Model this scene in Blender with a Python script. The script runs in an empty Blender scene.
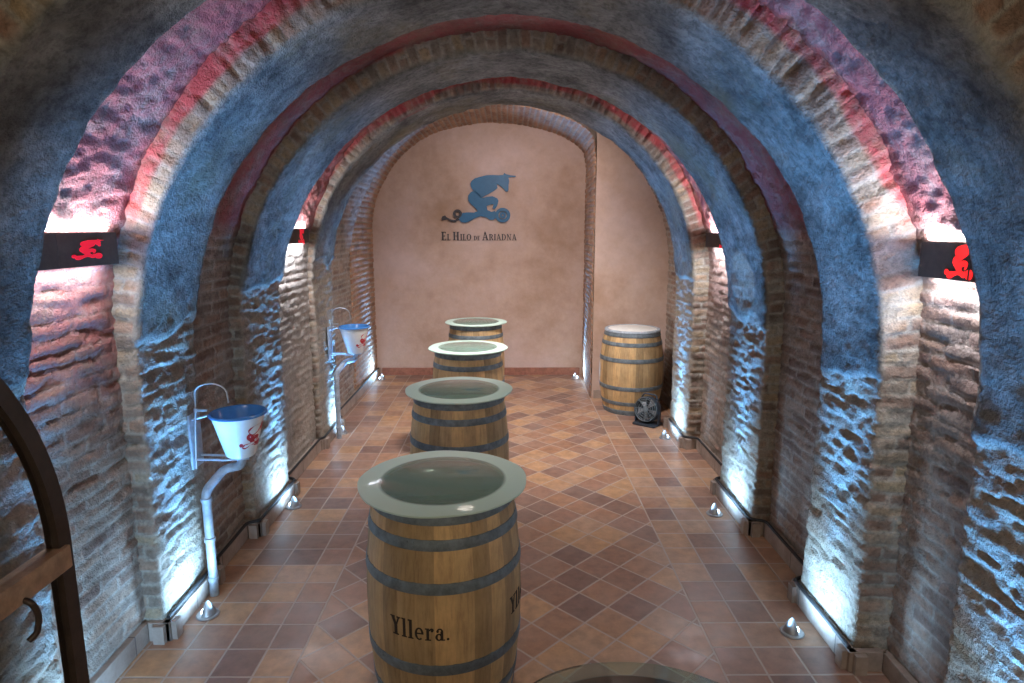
import bpy, bmesh, math, random
import numpy as np
from mathutils import Vector, Matrix
random.seed(7)
S = bpy.context.scene
COL = S.collection
PI = math.pi

# ------------------------------------------------------------------ helpers
def link(o, parent=None):
    COL.objects.link(o)
    if parent is not None:
        o.parent = parent
    return o

def tag(o, label=None, cat=None, group=None, kind=None):
    if label: o['label'] = label
    if cat: o['category'] = cat
    if group: o['group'] = group
    if kind: o['kind'] = kind
    return o

def thing(name, label, cat, loc=(0, 0, 0), rz=0.0, group=None):
    o = bpy.data.objects.new(name, None)
    o.empty_display_size = .1
    o.location = loc
    o.rotation_euler = (0, 0, rz)
    link(o)
    return tag(o, label, cat, group)

def from_bm(name, bm, mat, parent=None, smooth=True):
    me = bpy.data.meshes.new(name)
    bmesh.ops.recalc_face_normals(bm, faces=bm.faces)
    bm.to_mesh(me); bm.free()
    if smooth:
        me.polygons.foreach_set('use_smooth', [True] * len(me.polygons))
        try: me.set_sharp_from_angle(angle=math.radians(38))
        except Exception: pass
    me.materials.append(mat)
    return link(bpy.data.objects.new(name, me), parent)

def dup(root, loc, rz=0.0, label=None, group=None):
    r = root.copy(); COL.objects.link(r)
    r.location = loc; r.rotation_euler = (0, 0, rz)
    if label: r['label'] = label
    if group: r['group'] = group
    for ch in list(root.children):
        c = ch.copy(); COL.objects.link(c); c.parent = r
        for g in list(ch.children):
            d = g.copy(); COL.objects.link(d); d.parent = c
    return r

def box(bm, c, s, rot=None, bev=0.0):
    r = bmesh.ops.create_cube(bm, size=1.0)
    vs = r['verts']
    for v in vs:
        v.co = Vector((v.co.x * s[0], v.co.y * s[1], v.co.z * s[2]))
    if bev:
        es = list({e for v in vs for e in v.link_edges})
        rb = bmesh.ops.bevel(bm, geom=es, offset=bev, segments=2, affect='EDGES', profile=.5)
        vs = list({v for f in rb['faces'] for v in f.verts} | {v for v in vs if v.is_valid})
    for v in vs:
        p = v.co.copy()
        if rot is not None: p = rot @ p
        v.co = p + Vector(c)

def lathe(bm, prof, n=48, c=(0, 0, 0), rot=None, wob=None, close=False, a0=0., a1=2 * PI):
    """prof: list of (r,z)"""
    full = abs(a1 - a0 - 2 * PI) < 1e-6
    rings = []
    m = n if full else n + 1
    for (r, z) in prof:
        ring = []
        if r < 1e-5:
            p = Vector((0, 0, z))
            if rot is not None: p = rot @ p
            ring = [bm.verts.new(p + Vector(c))] * m
        else:
            for i in range(m):
                a = a0 + (a1 - a0) * i / n
                k = 1.0 if wob is None else wob(a)
                p = Vector((r * k * math.cos(a), r * k * math.sin(a), z))
                if rot is not None: p = rot @ p
                ring.append(bm.verts.new(p + Vector(c)))
        rings.append(ring)
    if close: rings.append(rings[0])
    for A, B in zip(rings[:-1], rings[1:]):
        for i in range(n):
            j = (i + 1) % m
            q = []
            for v in (A[i], A[j], B[j], B[i]):
                if v not in q: q.append(v)
            if len(q) > 2:
                try: bm.faces.new(q)
                except ValueError: pass

def tube(bm, pts, r, n=10, cap=True):
    pts = [Vector(p) for p in pts]
    N = len(pts)
    tang = []
    for i in range(N):
        a = pts[max(0, i - 1)]; b = pts[min(N - 1, i + 1)]
        tang.append((b - a).normalized())
    up = Vector((0, 0, 1))
    if abs(tang[0].dot(up)) > .9: up = Vector((1, 0, 0))
    nrm = (up - tang[0] * up.dot(tang[0])).normalized()
    rings = []
    for i in range(N):
        t = tang[i]
        nrm = (nrm - t * nrm.dot(t))
        nrm = nrm.normalized() if nrm.length > 1e-6 else t.orthogonal().normalized()
        b = t.cross(nrm)
        rr = r[i] if isinstance(r, (list, tuple)) else r
        rings.append([bm.verts.new(pts[i] + (nrm * math.cos(2 * PI * k / n) + b * math.sin(2 * PI * k / n)) * rr) for k in range(n)])
    for A, B in zip(rings[:-1], rings[1:]):
        for k in range(n):
            bm.faces.new((A[k], A[(k + 1) % n], B[(k + 1) % n], B[k]))
    if cap:
        bm.faces.new(rings[0][::-1]); bm.faces.new(rings[-1])

def smooth_path(pts, k=6, rad=.03):
    """polyline with rounded corners"""
    P = [Vector(p) for p in pts]
    out = [P[0]]
    for i in range(1, len(P) - 1):
        a, b, c = P[i - 1], P[i], P[i + 1]
        d1 = (a - b); d2 = (c - b)
        r = min(rad, d1.length * .45, d2.length * .45)
        p0 = b + d1.normalized() * r; p2 = b + d2.normalized() * r
        for j in range(k + 1):
            t = j / k
            out.append(p0 * (1 - t) ** 2 + b * 2 * t * (1 - t) + p2 * t * t)
    out.append(P[-1])
    return out

def prism(bm, poly, f, d):
    """poly list of 2-D points, f maps (x,y,depth)->Vector, depth d; front is depth 0"""
    A = [bm.verts.new(f(x, y, 0)) for x, y in poly]
    B = [bm.verts.new(f(x, y, d)) for x, y in poly]
    fa = bm.faces.new(A); fb = bm.faces.new(B[::-1])
    n = len(poly)
    for i in range(n):
        bm.faces.new((A[i], B[i], B[(i + 1) % n], A[(i + 1) % n]))
    fa.normal_update(); fb.normal_update()
    bmesh.ops.triangulate(bm, faces=[fa, fb], ngon_method='EAR_CLIP')

# ------------------------------------------------------------------ numpy noise
def _h(ix, iy, iz, seed):
    n = (ix * 374761393 + iy * 668265263 + iz * 2147483647 + seed * 1274126177) & 0xffffffff
    n = ((n ^ (n >> 13)) * 1274126177) & 0xffffffff
    n = ((n ^ (n >> 16)) * 2246822519) & 0xffffffff
    n = n ^ (n >> 15)
    return (n & 0xffffff) / float(0xffffff)

def vnoise(p, seed=0):
    f = np.floor(p); i = f.astype(np.int64); t = p - f
    t = t * t * (3 - 2 * t)
    x, y, z = i[..., 0], i[..., 1], i[..., 2]
    tx, ty, tz = t[..., 0], t[..., 1], t[..., 2]
    r = 0
    for dx in (0, 1):
        for dy in (0, 1):
            for dz in (0, 1):
                w = (tx if dx else 1 - tx) * (ty if dy else 1 - ty) * (tz if dz else 1 - tz)
                r = r + w * _h(x + dx, y + dy, z + dz, seed)
    return r * 2 - 1

def fbm(p, sc, seed=0, oc=3):
    r = 0; a = 1.; tot = 0
    for k in range(oc):
        r = r + a * vnoise(p * (sc * 2 ** k) + 17.3 * k, seed + k); tot += a; a *= .55
    return r / tot

def sstep(a, b, x):
    t = np.clip((x - a) / (b - a), 0, 1)
    return t * t * (3 - 2 * t)

def bricks(s, w, pos, rh=.064, bl=.25, seed=0, wob=.010):
    s = s + wob * fbm(pos, 3.1, seed + 50, 2) + .004 * vnoise(pos * 14, seed + 51)
    w = w + wob * .9 * fbm(pos, 4.7, seed + 60, 2)
    row = np.floor(s / rh); fs = s / rh - row
    z0 = np.zeros_like(row).astype(np.int64)
    off = _h(row.astype(np.int64), z0, z0, seed) * .25 + .5 * (row % 2)
    u = w / bl + off
    c = np.floor(u); fu = u - c
    ds = np.minimum(fs, 1 - fs) * rh; du = np.minimum(fu, 1 - fu) * bl
    rnd = _h(row.astype(np.int64), c.astype(np.int64), z0, seed + 3)
    rnd2 = _h(row.astype(np.int64), c.astype(np.int64), z0, seed + 9)
    d = np.minimum(ds, du)
    m = sstep(.003, .012, d + .003 * vnoise(pos * 45, seed + 4))
    return m, rnd, rnd2

def grid_mesh(name, P, attr, mat, parent=None, flip=False):
    """P: (n,m,3); attr: (n,m,4) -> color attribute 'msk'"""
    n, m = P.shape[:2]
    me = bpy.data.meshes.new(name)
    idx = np.arange(n * m).reshape(n, m)
    a, b, c, d = idx[:-1, :-1], idx[1:, :-1], idx[1:, 1:], idx[:-1, 1:]
    q = np.stack([a, b, c, d] if not flip else [a, d, c, b], -1).reshape(-1, 4)
    nf = len(q)
    me.vertices.add(n * m); me.vertices.foreach_set('co', P.reshape(-1).astype(np.float32))
    me.loops.add(nf * 4); me.loops.foreach_set('vertex_index', q.reshape(-1).astype(np.int32))
    me.polygons.add(nf)
    me.polygons.foreach_set('loop_start', np.arange(0, nf * 4, 4, dtype=np.int32))
    me.polygons.foreach_set('loop_total', np.full(nf, 4, dtype=np.int32))
    me.polygons.foreach_set('use_smooth', np.ones(nf, dtype=bool))
    at = me.color_attributes.new('msk', 'FLOAT_COLOR', 'POINT')
    at.data.foreach_set('color', attr.reshape(-1).astype(np.float32))
    me.update(calc_edges=True); me.validate()
    me.materials.append(mat)
    return link(bpy.data.objects.new(name, me), parent)

def join(obs, name):
    """join grid objects into one mesh with bmesh (no ops)"""
    bm = bmesh.new()
    for o in obs:
        bm.from_mesh(o.data)
    me = bpy.data.meshes.new(name)
    mats = [m for m in obs[0].data.materials]
    bm.to_mesh(me); bm.free()
    me.polygons.foreach_set('use_smooth', [True] * len(me.polygons))
    for m in mats: me.materials.append(m)
    for o in obs:
        d = o.data; bpy.data.objects.remove(o); bpy.data.meshes.remove(d)
    return link(bpy.data.objects.new(name, me))

# ------------------------------------------------------------------ materials
class NT:
    def __init__(s, name):
        s.m = bpy.data.materials.new(name); s.m.use_nodes = True
        s.t = s.m.node_tree; s.b = s.t.nodes['Principled BSDF']
    def n(s, ty, **kw):
        x = s.t.nodes.new(ty)
        for k, v in kw.items():
            if k in x.inputs.keys(): x.inputs[k].default_value = v
            else: setattr(x, k, v)
        return x
    def l(s, a, b): s.t.links.new(a, b)
    def noise(s, scale, detail=4, rough=.55, vec=None, dim=None):
        x = s.n('ShaderNodeTexNoise'); x.inputs['Scale'].default_value = scale
        x.inputs['Detail'].default_value = detail; x.inputs['Roughness'].default_value = rough
        if vec is None: vec = s.coord()
        s.l(vec, x.inputs['Vector'])
        return x.outputs['Fac']
    def coord(s, which='Object', scale=None):
        if not hasattr(s, '_tc'): s._tc = s.n('ShaderNodeTexCoord')
        o = s._tc.outputs[which]
        if scale:
            mp = s.n('ShaderNodeMapping'); mp.inputs['Scale'].default_value = scale
            s.l(o, mp.inputs['Vector']); o = mp.outputs['Vector']
        return o
    def ramp(s, fac, stops, interp='LINEAR'):
        r = s.n('ShaderNodeValToRGB'); cr = r.color_ramp; cr.interpolation = interp
        while len(cr.elements) < len(stops): cr.elements.new(.5)
        for e, (p, c) in zip(cr.elements, stops):
            e.position = p; e.color = (c[0], c[1], c[2], 1) if hasattr(c, '__len__') else (c, c, c, 1)
        s.l(fac, r.inputs['Fac']); return r.outputs['Color']
    def mix(s, f, a, b, mode='MIX'):
        x = s.n('ShaderNodeMix'); x.data_type = 'RGBA'; x.blend_type = mode
        for i, v in ((0, f), (6, a), (7, b)):
            if hasattr(v, 'node'): s.l(v, x.inputs[i])
            elif i == 0: x.inputs[0].default_value = v
            else: x.inputs[i].default_value = (v[0], v[1], v[2], 1)
        return x.outputs[2]
    def math(s, op, a, b=None, c=None, clamp=False):
        x = s.n('ShaderNodeMath', operation=op); x.use_clamp = clamp
        for i, v in enumerate((a, b, c)):
            if v is None: continue
            if hasattr(v, 'node'): s.l(v, x.inputs[i])
            else: x.inputs[i].default_value = v
        return x.outputs[0]
    def bump(s, h, strength=.5, dist=.01, prev=None):
        x = s.n('ShaderNodeBump'); x.inputs['Strength'].default_value = strength; x.inputs['Distance'].default_value = dist
        s.l(h, x.inputs['Height'])
        if prev is not None: s.l(prev, x.inputs['Normal'])
        return x.outputs['Normal']
    def out(s, color=None, rough=None, normal=None, metal=None):
        if color is not None:
            if hasattr(color, 'node'): s.l(color, s.b.inputs['Base Color'])
            else: s.b.inputs['Base Color'].default_value = (*color, 1)
        if rough is not None:
            if hasattr(rough, 'node'): s.l(rough, s.b.inputs['Roughness'])
            else: s.b.inputs['Roughness'].default_value = rough
        if normal is not None: s.l(normal, s.b.inputs['Normal'])
        if metal is not None: s.b.inputs['Metallic'].default_value = metal
        return s.m

def masonry(name, brick, mortar, plaster, paint, lime=.35):
    """brick: list of 4 colours; msk attribute r=brick mask g=random b=plaster a=paint amount"""
    t = NT(name)
    at = t.n('ShaderNodeAttribute', attribute_name='msk')
    sep = t.n('ShaderNodeSeparateColor'); t.l(at.outputs['Color'], sep.inputs[0])
    bm_, rn, pl, pa = sep.outputs[0], sep.outputs[1], sep.outputs[2], at.outputs['Alpha']
    bc = t.ramp(rn, [(0, brick[0]), (.35, brick[1]), (.7, brick[2]), (1, brick[3])])
    n1 = t.noise(5, 6, .65); n2 = t.noise(22, 5, .7); n3 = t.noise(90, 3, .6)
    bc = t.mix(t.math('MULTIPLY', n2, .7), bc, t.mix(.5, bc, mortar))
    c = t.mix(bm_, mortar, bc)
    c = t.mix(.5, c, t.ramp(t.noise(38, 6, .75), [(.38, .25), (.56, 1.0)]), 'MULTIPLY')
    # lime wash residue in patches
    lm = t.math('MULTIPLY', t.ramp(n1, [(.42, 0), (.66, 1)]), lime)
    c = t.mix(lm, c, mortar)
    # grime
    g = t.ramp(t.noise(2.3, 7, .7), [(.3, .55), (.6, 1.0)])
    pc = t.ramp(t.noise(3.2, 6, .7), [(.32, [x * .4 for x in plaster]), (.5, plaster), (.66, [min(1, x * 1.6) for x in plaster])])
    spk = t.ramp(t.noise(30, 6, .75), [(.38, .3), (.56, 1.0)])
    pc = t.mix(.7, pc, spk, 'MULTIPLY')
    yel = t.ramp(t.noise(1.7, 5, .6), [(.52, 0), (.68, 1)])
    pc = t.mix(t.math('MULTIPLY', yel, .6), pc, (plaster[0] * 1.15, plaster[1] * .95, plaster[2] * .55))
    c = t.mix(pl, c, pc)
    pn = t.ramp(t.math('ADD', t.math('MULTIPLY', n2, .45), t.math('MULTIPLY', n1, .55)), [(.36, .25), (.56, 1)])
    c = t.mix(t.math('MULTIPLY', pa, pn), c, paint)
    c = t.mix(.8, c, g, 'MULTIPLY')
    h = t.math('ADD', t.math('MULTIPLY', n2, .7), t.math('MULTIPLY', n3, .35))
    nm = t.bump(h, 1.0, .022)
    return t.out(c, .9, nm)

M = {}
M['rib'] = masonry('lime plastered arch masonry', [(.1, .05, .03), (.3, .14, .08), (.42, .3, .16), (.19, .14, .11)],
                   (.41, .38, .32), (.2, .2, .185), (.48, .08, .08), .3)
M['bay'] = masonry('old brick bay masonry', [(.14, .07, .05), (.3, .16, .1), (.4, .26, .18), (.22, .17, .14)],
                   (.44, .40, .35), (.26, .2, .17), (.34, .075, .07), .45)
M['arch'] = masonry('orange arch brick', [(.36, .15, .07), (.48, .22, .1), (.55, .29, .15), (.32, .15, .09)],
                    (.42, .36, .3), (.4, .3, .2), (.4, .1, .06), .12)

def plaster_wall():
    t = NT('pink rendered plaster')
    a = t.ramp(t.noise(.9, 7, .65), [(.28, (.36, .23, .15)), (.48, (.52, .38, .31)), (.68, (.61, .48, .45))])
    b = t.ramp(t.noise(9, 5, .7), [(.3, .8), (.65, 1.0)])
    c = t.mix(.6, a, b, 'MULTIPLY')
    return t.out(c, .8, t.bump(t.noise(30, 5, .6), .25, .01))
M['pink'] = plaster_wall()

def floor_mat():
    t = NT('terracotta tile floor')
    T = .196
    co = t.n('ShaderNodeSeparateXYZ'); t.l(t.coord(), co.inputs[0])
    X, Y = co.outputs[0], co.outputs[1]
    inside = t.math('LESS_THAN', t.math('ABSOLUTE', X), .99)
    # straight grid
    gx = t.math('DIVIDE', t.math('SUBTRACT', X, .99), T); gy = t.math('DIVIDE', t.math('SUBTRACT', Y, 2.585), T)
    # diagonal grid with corners on x=-.99
    q = T * math.sqrt(2)
    ax = t.math('DIVIDE', t.math('ADD', X, .99), q); ay = t.math('DIVIDE', t.math('SUBTRACT', Y, DIAY), q)
    dx = t.math('ADD', ax, ay); dy = t.math('SUBTRACT', ax, ay)
    def sel(a, b): return t.math('ADD', t.math('MULTIPLY', a, t.math('SUBTRACT', 1., inside)), t.math('MULTIPLY', b, inside))
    u = sel(gx, dx); v = sel(gy, dy)
    def edge(x):
        f = t.math('FRACT', x)
        return t.math('MINIMUM', f, t.math('SUBTRACT', 1., f))
    e = t.math('MINIMUM', edge(u), edge(v))
    # boundary line between fields
    bl = t.math('DIVIDE', t.math('ABSOLUTE', t.math('SUBTRACT', t.math('ABSOLUTE', X), .99)), T)
    e = t.math('MINIMUM', e, bl)
    tile = t.n('ShaderNodeMapRange'); tile.inputs['From Min'].default_value = .018; tile.inputs['From Max'].default_value = .034
    t.l(e, tile.inputs['Value']); tile = tile.outputs[0]
    cv = t.n('ShaderNodeCombineXYZ')
    t.l(t.math('FLOOR', u), cv.inputs[0]); t.l(t.math('FLOOR', v), cv.inputs[1]); t.l(t.math('MULTIPLY', inside, 7.), cv.inputs[2])
    wn = t.n('ShaderNodeTexWhiteNoise'); t.l(cv.outputs[0], wn.inputs['Vector'])
    c = t.ramp(wn.outputs['Value'], [(0, (.18, .095, .07)), (.2, (.23, .115, .075)), (.42, (.35, .17, .085)), (.62, (.28, .145, .1)), (.8, (.46, .25, .11)), (1, (.4, .24, .15))])
    n = t.noise(14, 5, .65)
    c = t.mix(.75, c, t.ramp(n, [(.3, .55), (.65, 1.2)]), 'MULTIPLY')
    c = t.mix(tile, (.4, .31, .25), c)
    dust_glare = t.ramp(t.noise(2.2, 6, .6), [(.35, .04), (.75, .32)])
    c = t.mix(dust_glare, c, (.42, .36, .32))  # tile dust, made stronger to imitate pale glare on the floor
    r = t.ramp(t.noise(6, 4, .6), [(.3, .3), (.7, .48)])
    h = t.math('ADD', tile, t.math('MULTIPLY', n, .35))
    return t.out(c, r, t.bump(h, .5, .004))
DIAY = 2.98
M['floor'] = floor_mat()

def wood(name, base, dark):
    t = NT(name)
    at = t.n('ShaderNodeAttribute', attribute_name='rnd')
    v = t.coord('Object', (9, 9, .9))
    g = t.noise(7, 6, .7, v)
    c = t.ramp(g, [(.25, dark), (.5, base), (.8, [x * 1.25 for x in base])])
    k = t.ramp(at.outputs['Fac'], [(0, (.62, .6, .56)), (.5, (.9, .88, .85)), (1, (1.2, 1.12, 1.0))])
    c = t.mix(1., c, k, 'MULTIPLY')
    st = t.ramp(t.noise(4, 5, .7), [(.4, .65), (.62, 1.0)])
    c = t.mix(.6, c, st, 'MULTIPLY')
    return t.out(c, .55, t.bump(g, .3, .004))
M['oak'] = wood('oak staves', (.54, .385, .2), (.34, .225, .12))
M['oak_head'] = wood('oak barrel head', (.17, .1, .055), (.08, .045, .025))
def metal(name, col, rough=.5, met=.7, var=.3):
    t = NT(name)
    n = t.noise(18, 5, .7)
    c = t.ramp(n, [(.3, [x * (1 - var) for x in col]), (.7, [min(1, x * (1 + var)) for x in col])])
    return t.out(c, rough, t.bump(n, .15, .002), met)
M['hoop'] = metal('galvanised hoop steel', (.15, .19, .215), .55, .25, .4)
M['steel'] = metal('brushed lamp steel', (.34, .36, .38), .4, .6, .1)
M['pipe'] = metal('weathered grey pipe', (.38, .45, .52), .5, .2, .35)
M['iron'] = metal('brown painted iron', (.05, .035, .026), .45, .3, .3)
M['rail'] = metal('varnished wood rail', (.42, .27, .16), .45, 0., .35)
M['black'] = metal('black plastic casing', (.03, .04, .055), .4, .1, .2)
M['dark'] = metal('dark cable rubber', (.02, .02, .022), .6, 0., .2)
M['lampbox'] = metal('dark brown lamp housing', (.075, .055, .042), .6, .0, .3)
M['ink'] = metal('branded black ink', (.025, .018, .014), .8, 0., .2)
M['blue_metal'] = metal('blue painted steel cutout', (.02, .13, .27), .5, .0, .12)
M['text_metal'] = metal('dark grey lettering', (.045, .045, .055), .5, .2, .15)
M['enamel'] = metal('white enamel', (.72, .72, .66), .25, 0., .06)
M['enamel_blue'] = metal('blue enamel', (.05, .2, .5), .25, 0., .1)
M['red_paint'] = metal('red motif paint', (.45, .03, .04), .4, 0., .15)
M['white_lid'] = metal('whitened barrel lid', (.75, .78, .75), .4, 0., .1)

def skirt_mat():
    t = NT('stone tile skirting')
    c = t.ramp(t.noise(6, 5, .7), [(.3, (.22, .17, .14)), (.7, (.42, .35, .3))])
    co = t.n('ShaderNodeSeparateXYZ'); t.l(t.coord(), co.inputs[0])
    f = t.math('FRACT', t.math('DIVIDE', co.outputs[1], .39)); e = t.math('MINIMUM', f, t.math('SUBTRACT', 1., f))
    m = t.math('GREATER_THAN', e, .01)
    c = t.mix(m, (.12, .1, .09), c)
    return t.out(c, .6, t.bump(t.noise(25), .2, .005))
M['skirt'] = skirt_mat()

def glass(name, col, frost, rough=.12):
    t = NT(name)
    t.b.inputs['Base Color'].default_value = (*col, 1)
    t.b.inputs['Transmission Weight'].default_value = 1.0
    t.b.inputs['Roughness'].default_value = rough
    t.b.inputs['IOR'].default_value = 1.45
    d = t.n('ShaderNodeBsdfDiffuse'); d.inputs['Color'].default_value = (*[x * .75 for x in col], 1)
    mx = t.n('ShaderNodeMixShader'); mx.inputs[0].default_value = frost
    o = [x for x in t.t.nodes if x.type == 'OUTPUT_MATERIAL'][0]
    t.l(t.b.outputs[0], mx.inputs[1]); t.l(d.outputs[0], mx.inputs[2]); t.l(mx.outputs[0], o.inputs[0])
    return t.m
def table_glass(name, frost_rim, frost_mid):
    t = NT(name)
    tr = t.n('ShaderNodeBsdfTransparent'); tr.inputs[0].default_value = (.74, .88, .82, 1)
    gl = t.n('ShaderNodeBsdfGlossy'); gl.inputs['Roughness'].default_value = .08
    fr = t.n('ShaderNodeFresnel'); fr.inputs[0].default_value = 1.5
    m1 = t.n('ShaderNodeMixShader'); t.l(fr.outputs[0], m1.inputs[0]); t.l(tr.outputs[0], m1.inputs[1]); t.l(gl.outputs[0], m1.inputs[2])
    d = t.n('ShaderNodeBsdfDiffuse'); d.inputs['Color'].default_value = (.6, .78, .7, 1)
    ln = t.n('ShaderNodeVectorMath', operation='LENGTH'); t.l(t.coord(), ln.inputs[0])
    mr = t.n('ShaderNodeMapRange'); mr.inputs['From Min'].default_value = .255; mr.inputs['From Max'].default_value = .272
    mr.inputs['To Min'].default_value = frost_mid; mr.inputs['To Max'].default_value = frost_rim
    t.l(ln.outputs['Value'], mr.inputs['Value'])
    m2 = t.n('ShaderNodeMixShader'); t.l(mr.outputs[0], m2.inputs[0]); t.l(m1.outputs[0], m2.inputs[1]); t.l(d.outputs[0], m2.inputs[2])
    o = [x for x in t.t.nodes if x.type == 'OUTPUT_MATERIAL'][0]; t.l(m2.outputs[0], o.inputs[0])
    return t.m
M['table_glass'] = table_glass('green tinted table glass', .8, .16)
M['table_glass_clear'] = table_glass('clear table glass', .03, .02)
M['clear_glass'] = glass('clear door glass', (.96, .98, .97), .0, .02)
M['lens'] = glass('lamp lens', (.9, .95, 1.), .2, .2)

def emit(name, col, st):
    t = NT(name)
    t.b.inputs['Base Color'].default_value = (*[min(1, x) for x in col], 1)
    t.b.inputs['Emission Color'].default_value = (*col, 1)
    t.b.inputs['Emission Strength'].default_value = st
    return t.m
M['red_glow'] = emit('backlit red cutout', (1., .02, .02), 1.0)
M['red_glow_dim'] = emit('dim backlit red cutout', (1., .01, .04), .45)
M['tube_glow'] = emit('lit lamp diffuser', (.85, .9, 1.), 5.0)
M['bulb'] = emit('lit floor lamp bulb', (.6, .8, 1.), 14.0)

# ------------------------------------------------------------------ vault
class Prof:
    """tunnel profile; param t: left wall, left quarter, right quarter, right wall"""
    def __init__(s, wl, wr, zs, zt, p=2.0):
        s.a = (wl, wr, zs, zt, p)
    def pts(s, nw, na):
        wl, wr, zs, zt, p = s.a
        z = np.linspace(-.02, zs, nw, endpoint=False)
        L = np.stack([np.full(nw, -wl), z], 1)
        th = np.linspace(0, PI / 2, na, endpoint=False)
        A = np.stack([-wl * np.cos(th) ** (2 / p), zs + (zt - zs) * np.sin(th) ** (2 / p)], 1)
        th = np.linspace(PI / 2, 0, na)
        B = np.stack([wr * np.cos(th).clip(0) ** (2 / p), zs + (zt - zs) * np.sin(th) ** (2 / p)], 1)
        R = np.stack([np.full(nw, wr), z[::-1]], 1)
        return np.concatenate([L, A, B, R])

def normals_in(P):
    d = np.gradient(P, axis=0)
    k = 9
    n = np.stack([d[:, 1], -d[:, 0]], 1)
    n /= np.linalg.norm(n, axis=1, keepdims=True) + 1e-9
    return n    # path goes up left, over, down right -> right-hand normal points into the room

def arcs(P):
    d = np.linalg.norm(np.diff(P, axis=0), axis=1)
    return np.concatenate([[0], np.cumsum(d)])

def rib(name, prof, y0, y1, depth=.22, skew=0., res=.012, zp=1.45, seed=1, mat=None, face_red=None, rough=1.0, shade_patch=None):
    P = prof.pts(int(prof.a[2] / res), int(1.57 * (prof.a[3] - prof.a[2]) / res))
    N = normals_in(P); s = arcs(P)
    n = len(P)
    # cross-section: (radial outward offset, y, normal radial weight, normal y weight)
    cs = []
    nf = int(depth / res); r = .022
    for k in range(nf): cs.append((depth - (depth - r) * k / nf, y0, 0, -1))
    for a in (0, 30, 60, 90):
        ar = math.radians(a); cs.append((r - r * math.sin(ar), y0 + r - r * math.cos(ar), math.sin(ar), -math.cos(ar)))
    ni = int((y1 - y0 - 2 * r) / res)
    for k in range(1, ni): cs.append((0, y0 + r + (y1 - y0 - 2 * r) * k / ni, 1, 0))
    for a in (0, 30, 60, 90):
        ar = math.radians(a); cs.append((r - r * math.cos(ar), y1 - r + r * math.sin(ar), math.cos(ar), math.sin(ar)))
    for k in range(1, nf // 2 + 1): cs.append((r + (depth - r) * k / (nf // 2), y1, 0, 1))
    cs = np.array(cs); m = len(cs)
    w = np.concatenate([[0], np.cumsum(np.hypot(np.diff(cs[:, 0]), np.diff(cs[:, 1])))])
    X = P[:, None, 0] - N[:, None, 0] * cs[None, :, 0]
    Z = P[:, None, 1] - N[:, None, 1] * cs[None, :, 0]
    # outward offset must not sink below the floor on the walls
    Y = np.broadcast_to(cs[None, :, 1], X.shape) + skew * X
    pos = np.stack([X, Y, Z], -1)
    nrm = np.stack([N[:, None, 0] * cs[None, :, 2], np.broadcast_to(cs[None, :, 3], X.shape), N[:, None, 1] * cs[None, :, 2]], -1)
    sb = np.broadcast_to(s[:, None], X.shape); wb = np.broadcast_to(w[None, :], X.shape)
    bmask, rnd, rnd2 = bricks(sb, wb, pos, seed=seed, wob=.022)
    bmask = bmask * sstep(-.75, -.1, fbm(pos, 5, seed + 91, 3)) * (.9 - .5 * np.clip(cs[None, :, 2], 0, 1)) + .05
    soff = np.clip(cs[None, :, 2], 0, 1) * np.ones_like(X)
    plz = sstep(-.03, .03, Z - zp + .06 * X - .16 * fbm(pos, 2.6, seed + 20, 3))
    pl = plz * sstep(.45, .75, soff + .3 * fbm(pos, 7, seed + 30, 2))
    hole = sstep(.12, .0, rnd2) * (1 - pl)
    # deep irregular gashes between the courses
    gash = sstep(.15, .45, fbm(np.stack([sb * 42, wb * 8, X * 0], -1), 1.0, seed + 81, 3))
    hb = bmask * (.005 + .004 * rnd2) + .004 * fbm(pos, 6, seed + 11) + .009 * fbm(np.stack([sb * 36, wb * 10, X * 0], -1), 1.0, seed + 12, 3) + .003 * fbm(pos, 50, seed + 16, 2) - hole * .008 - gash * .011
    hp = .018 + .02 * fbm(pos, 2.2, seed + 13) + .012 * fbm(pos, 11, seed + 14, 4)
    h = (hb * (1 - pl) + hp * pl) * rough
    big = .012 * fbm(pos, 1.1, seed + 15, 2)
    pos = pos + nrm * (h + big)[..., None]
    paint = np.zeros_like(X)
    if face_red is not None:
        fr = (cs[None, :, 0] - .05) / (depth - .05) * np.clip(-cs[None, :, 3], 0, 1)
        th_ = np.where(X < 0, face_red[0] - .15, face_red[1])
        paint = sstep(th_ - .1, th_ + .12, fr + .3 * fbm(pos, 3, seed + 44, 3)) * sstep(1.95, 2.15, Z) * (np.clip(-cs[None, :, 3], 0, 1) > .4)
    if shade_patch is not None:  # plaster cut away so the brown brick imitates an unlit area
        px, py, pz, pr = shade_patch
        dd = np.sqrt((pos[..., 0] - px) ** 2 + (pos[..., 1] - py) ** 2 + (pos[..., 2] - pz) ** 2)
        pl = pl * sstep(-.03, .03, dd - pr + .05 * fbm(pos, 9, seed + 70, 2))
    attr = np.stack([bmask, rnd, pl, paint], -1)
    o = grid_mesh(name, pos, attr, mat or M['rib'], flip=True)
    return tag(o, kind='structure')

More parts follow.
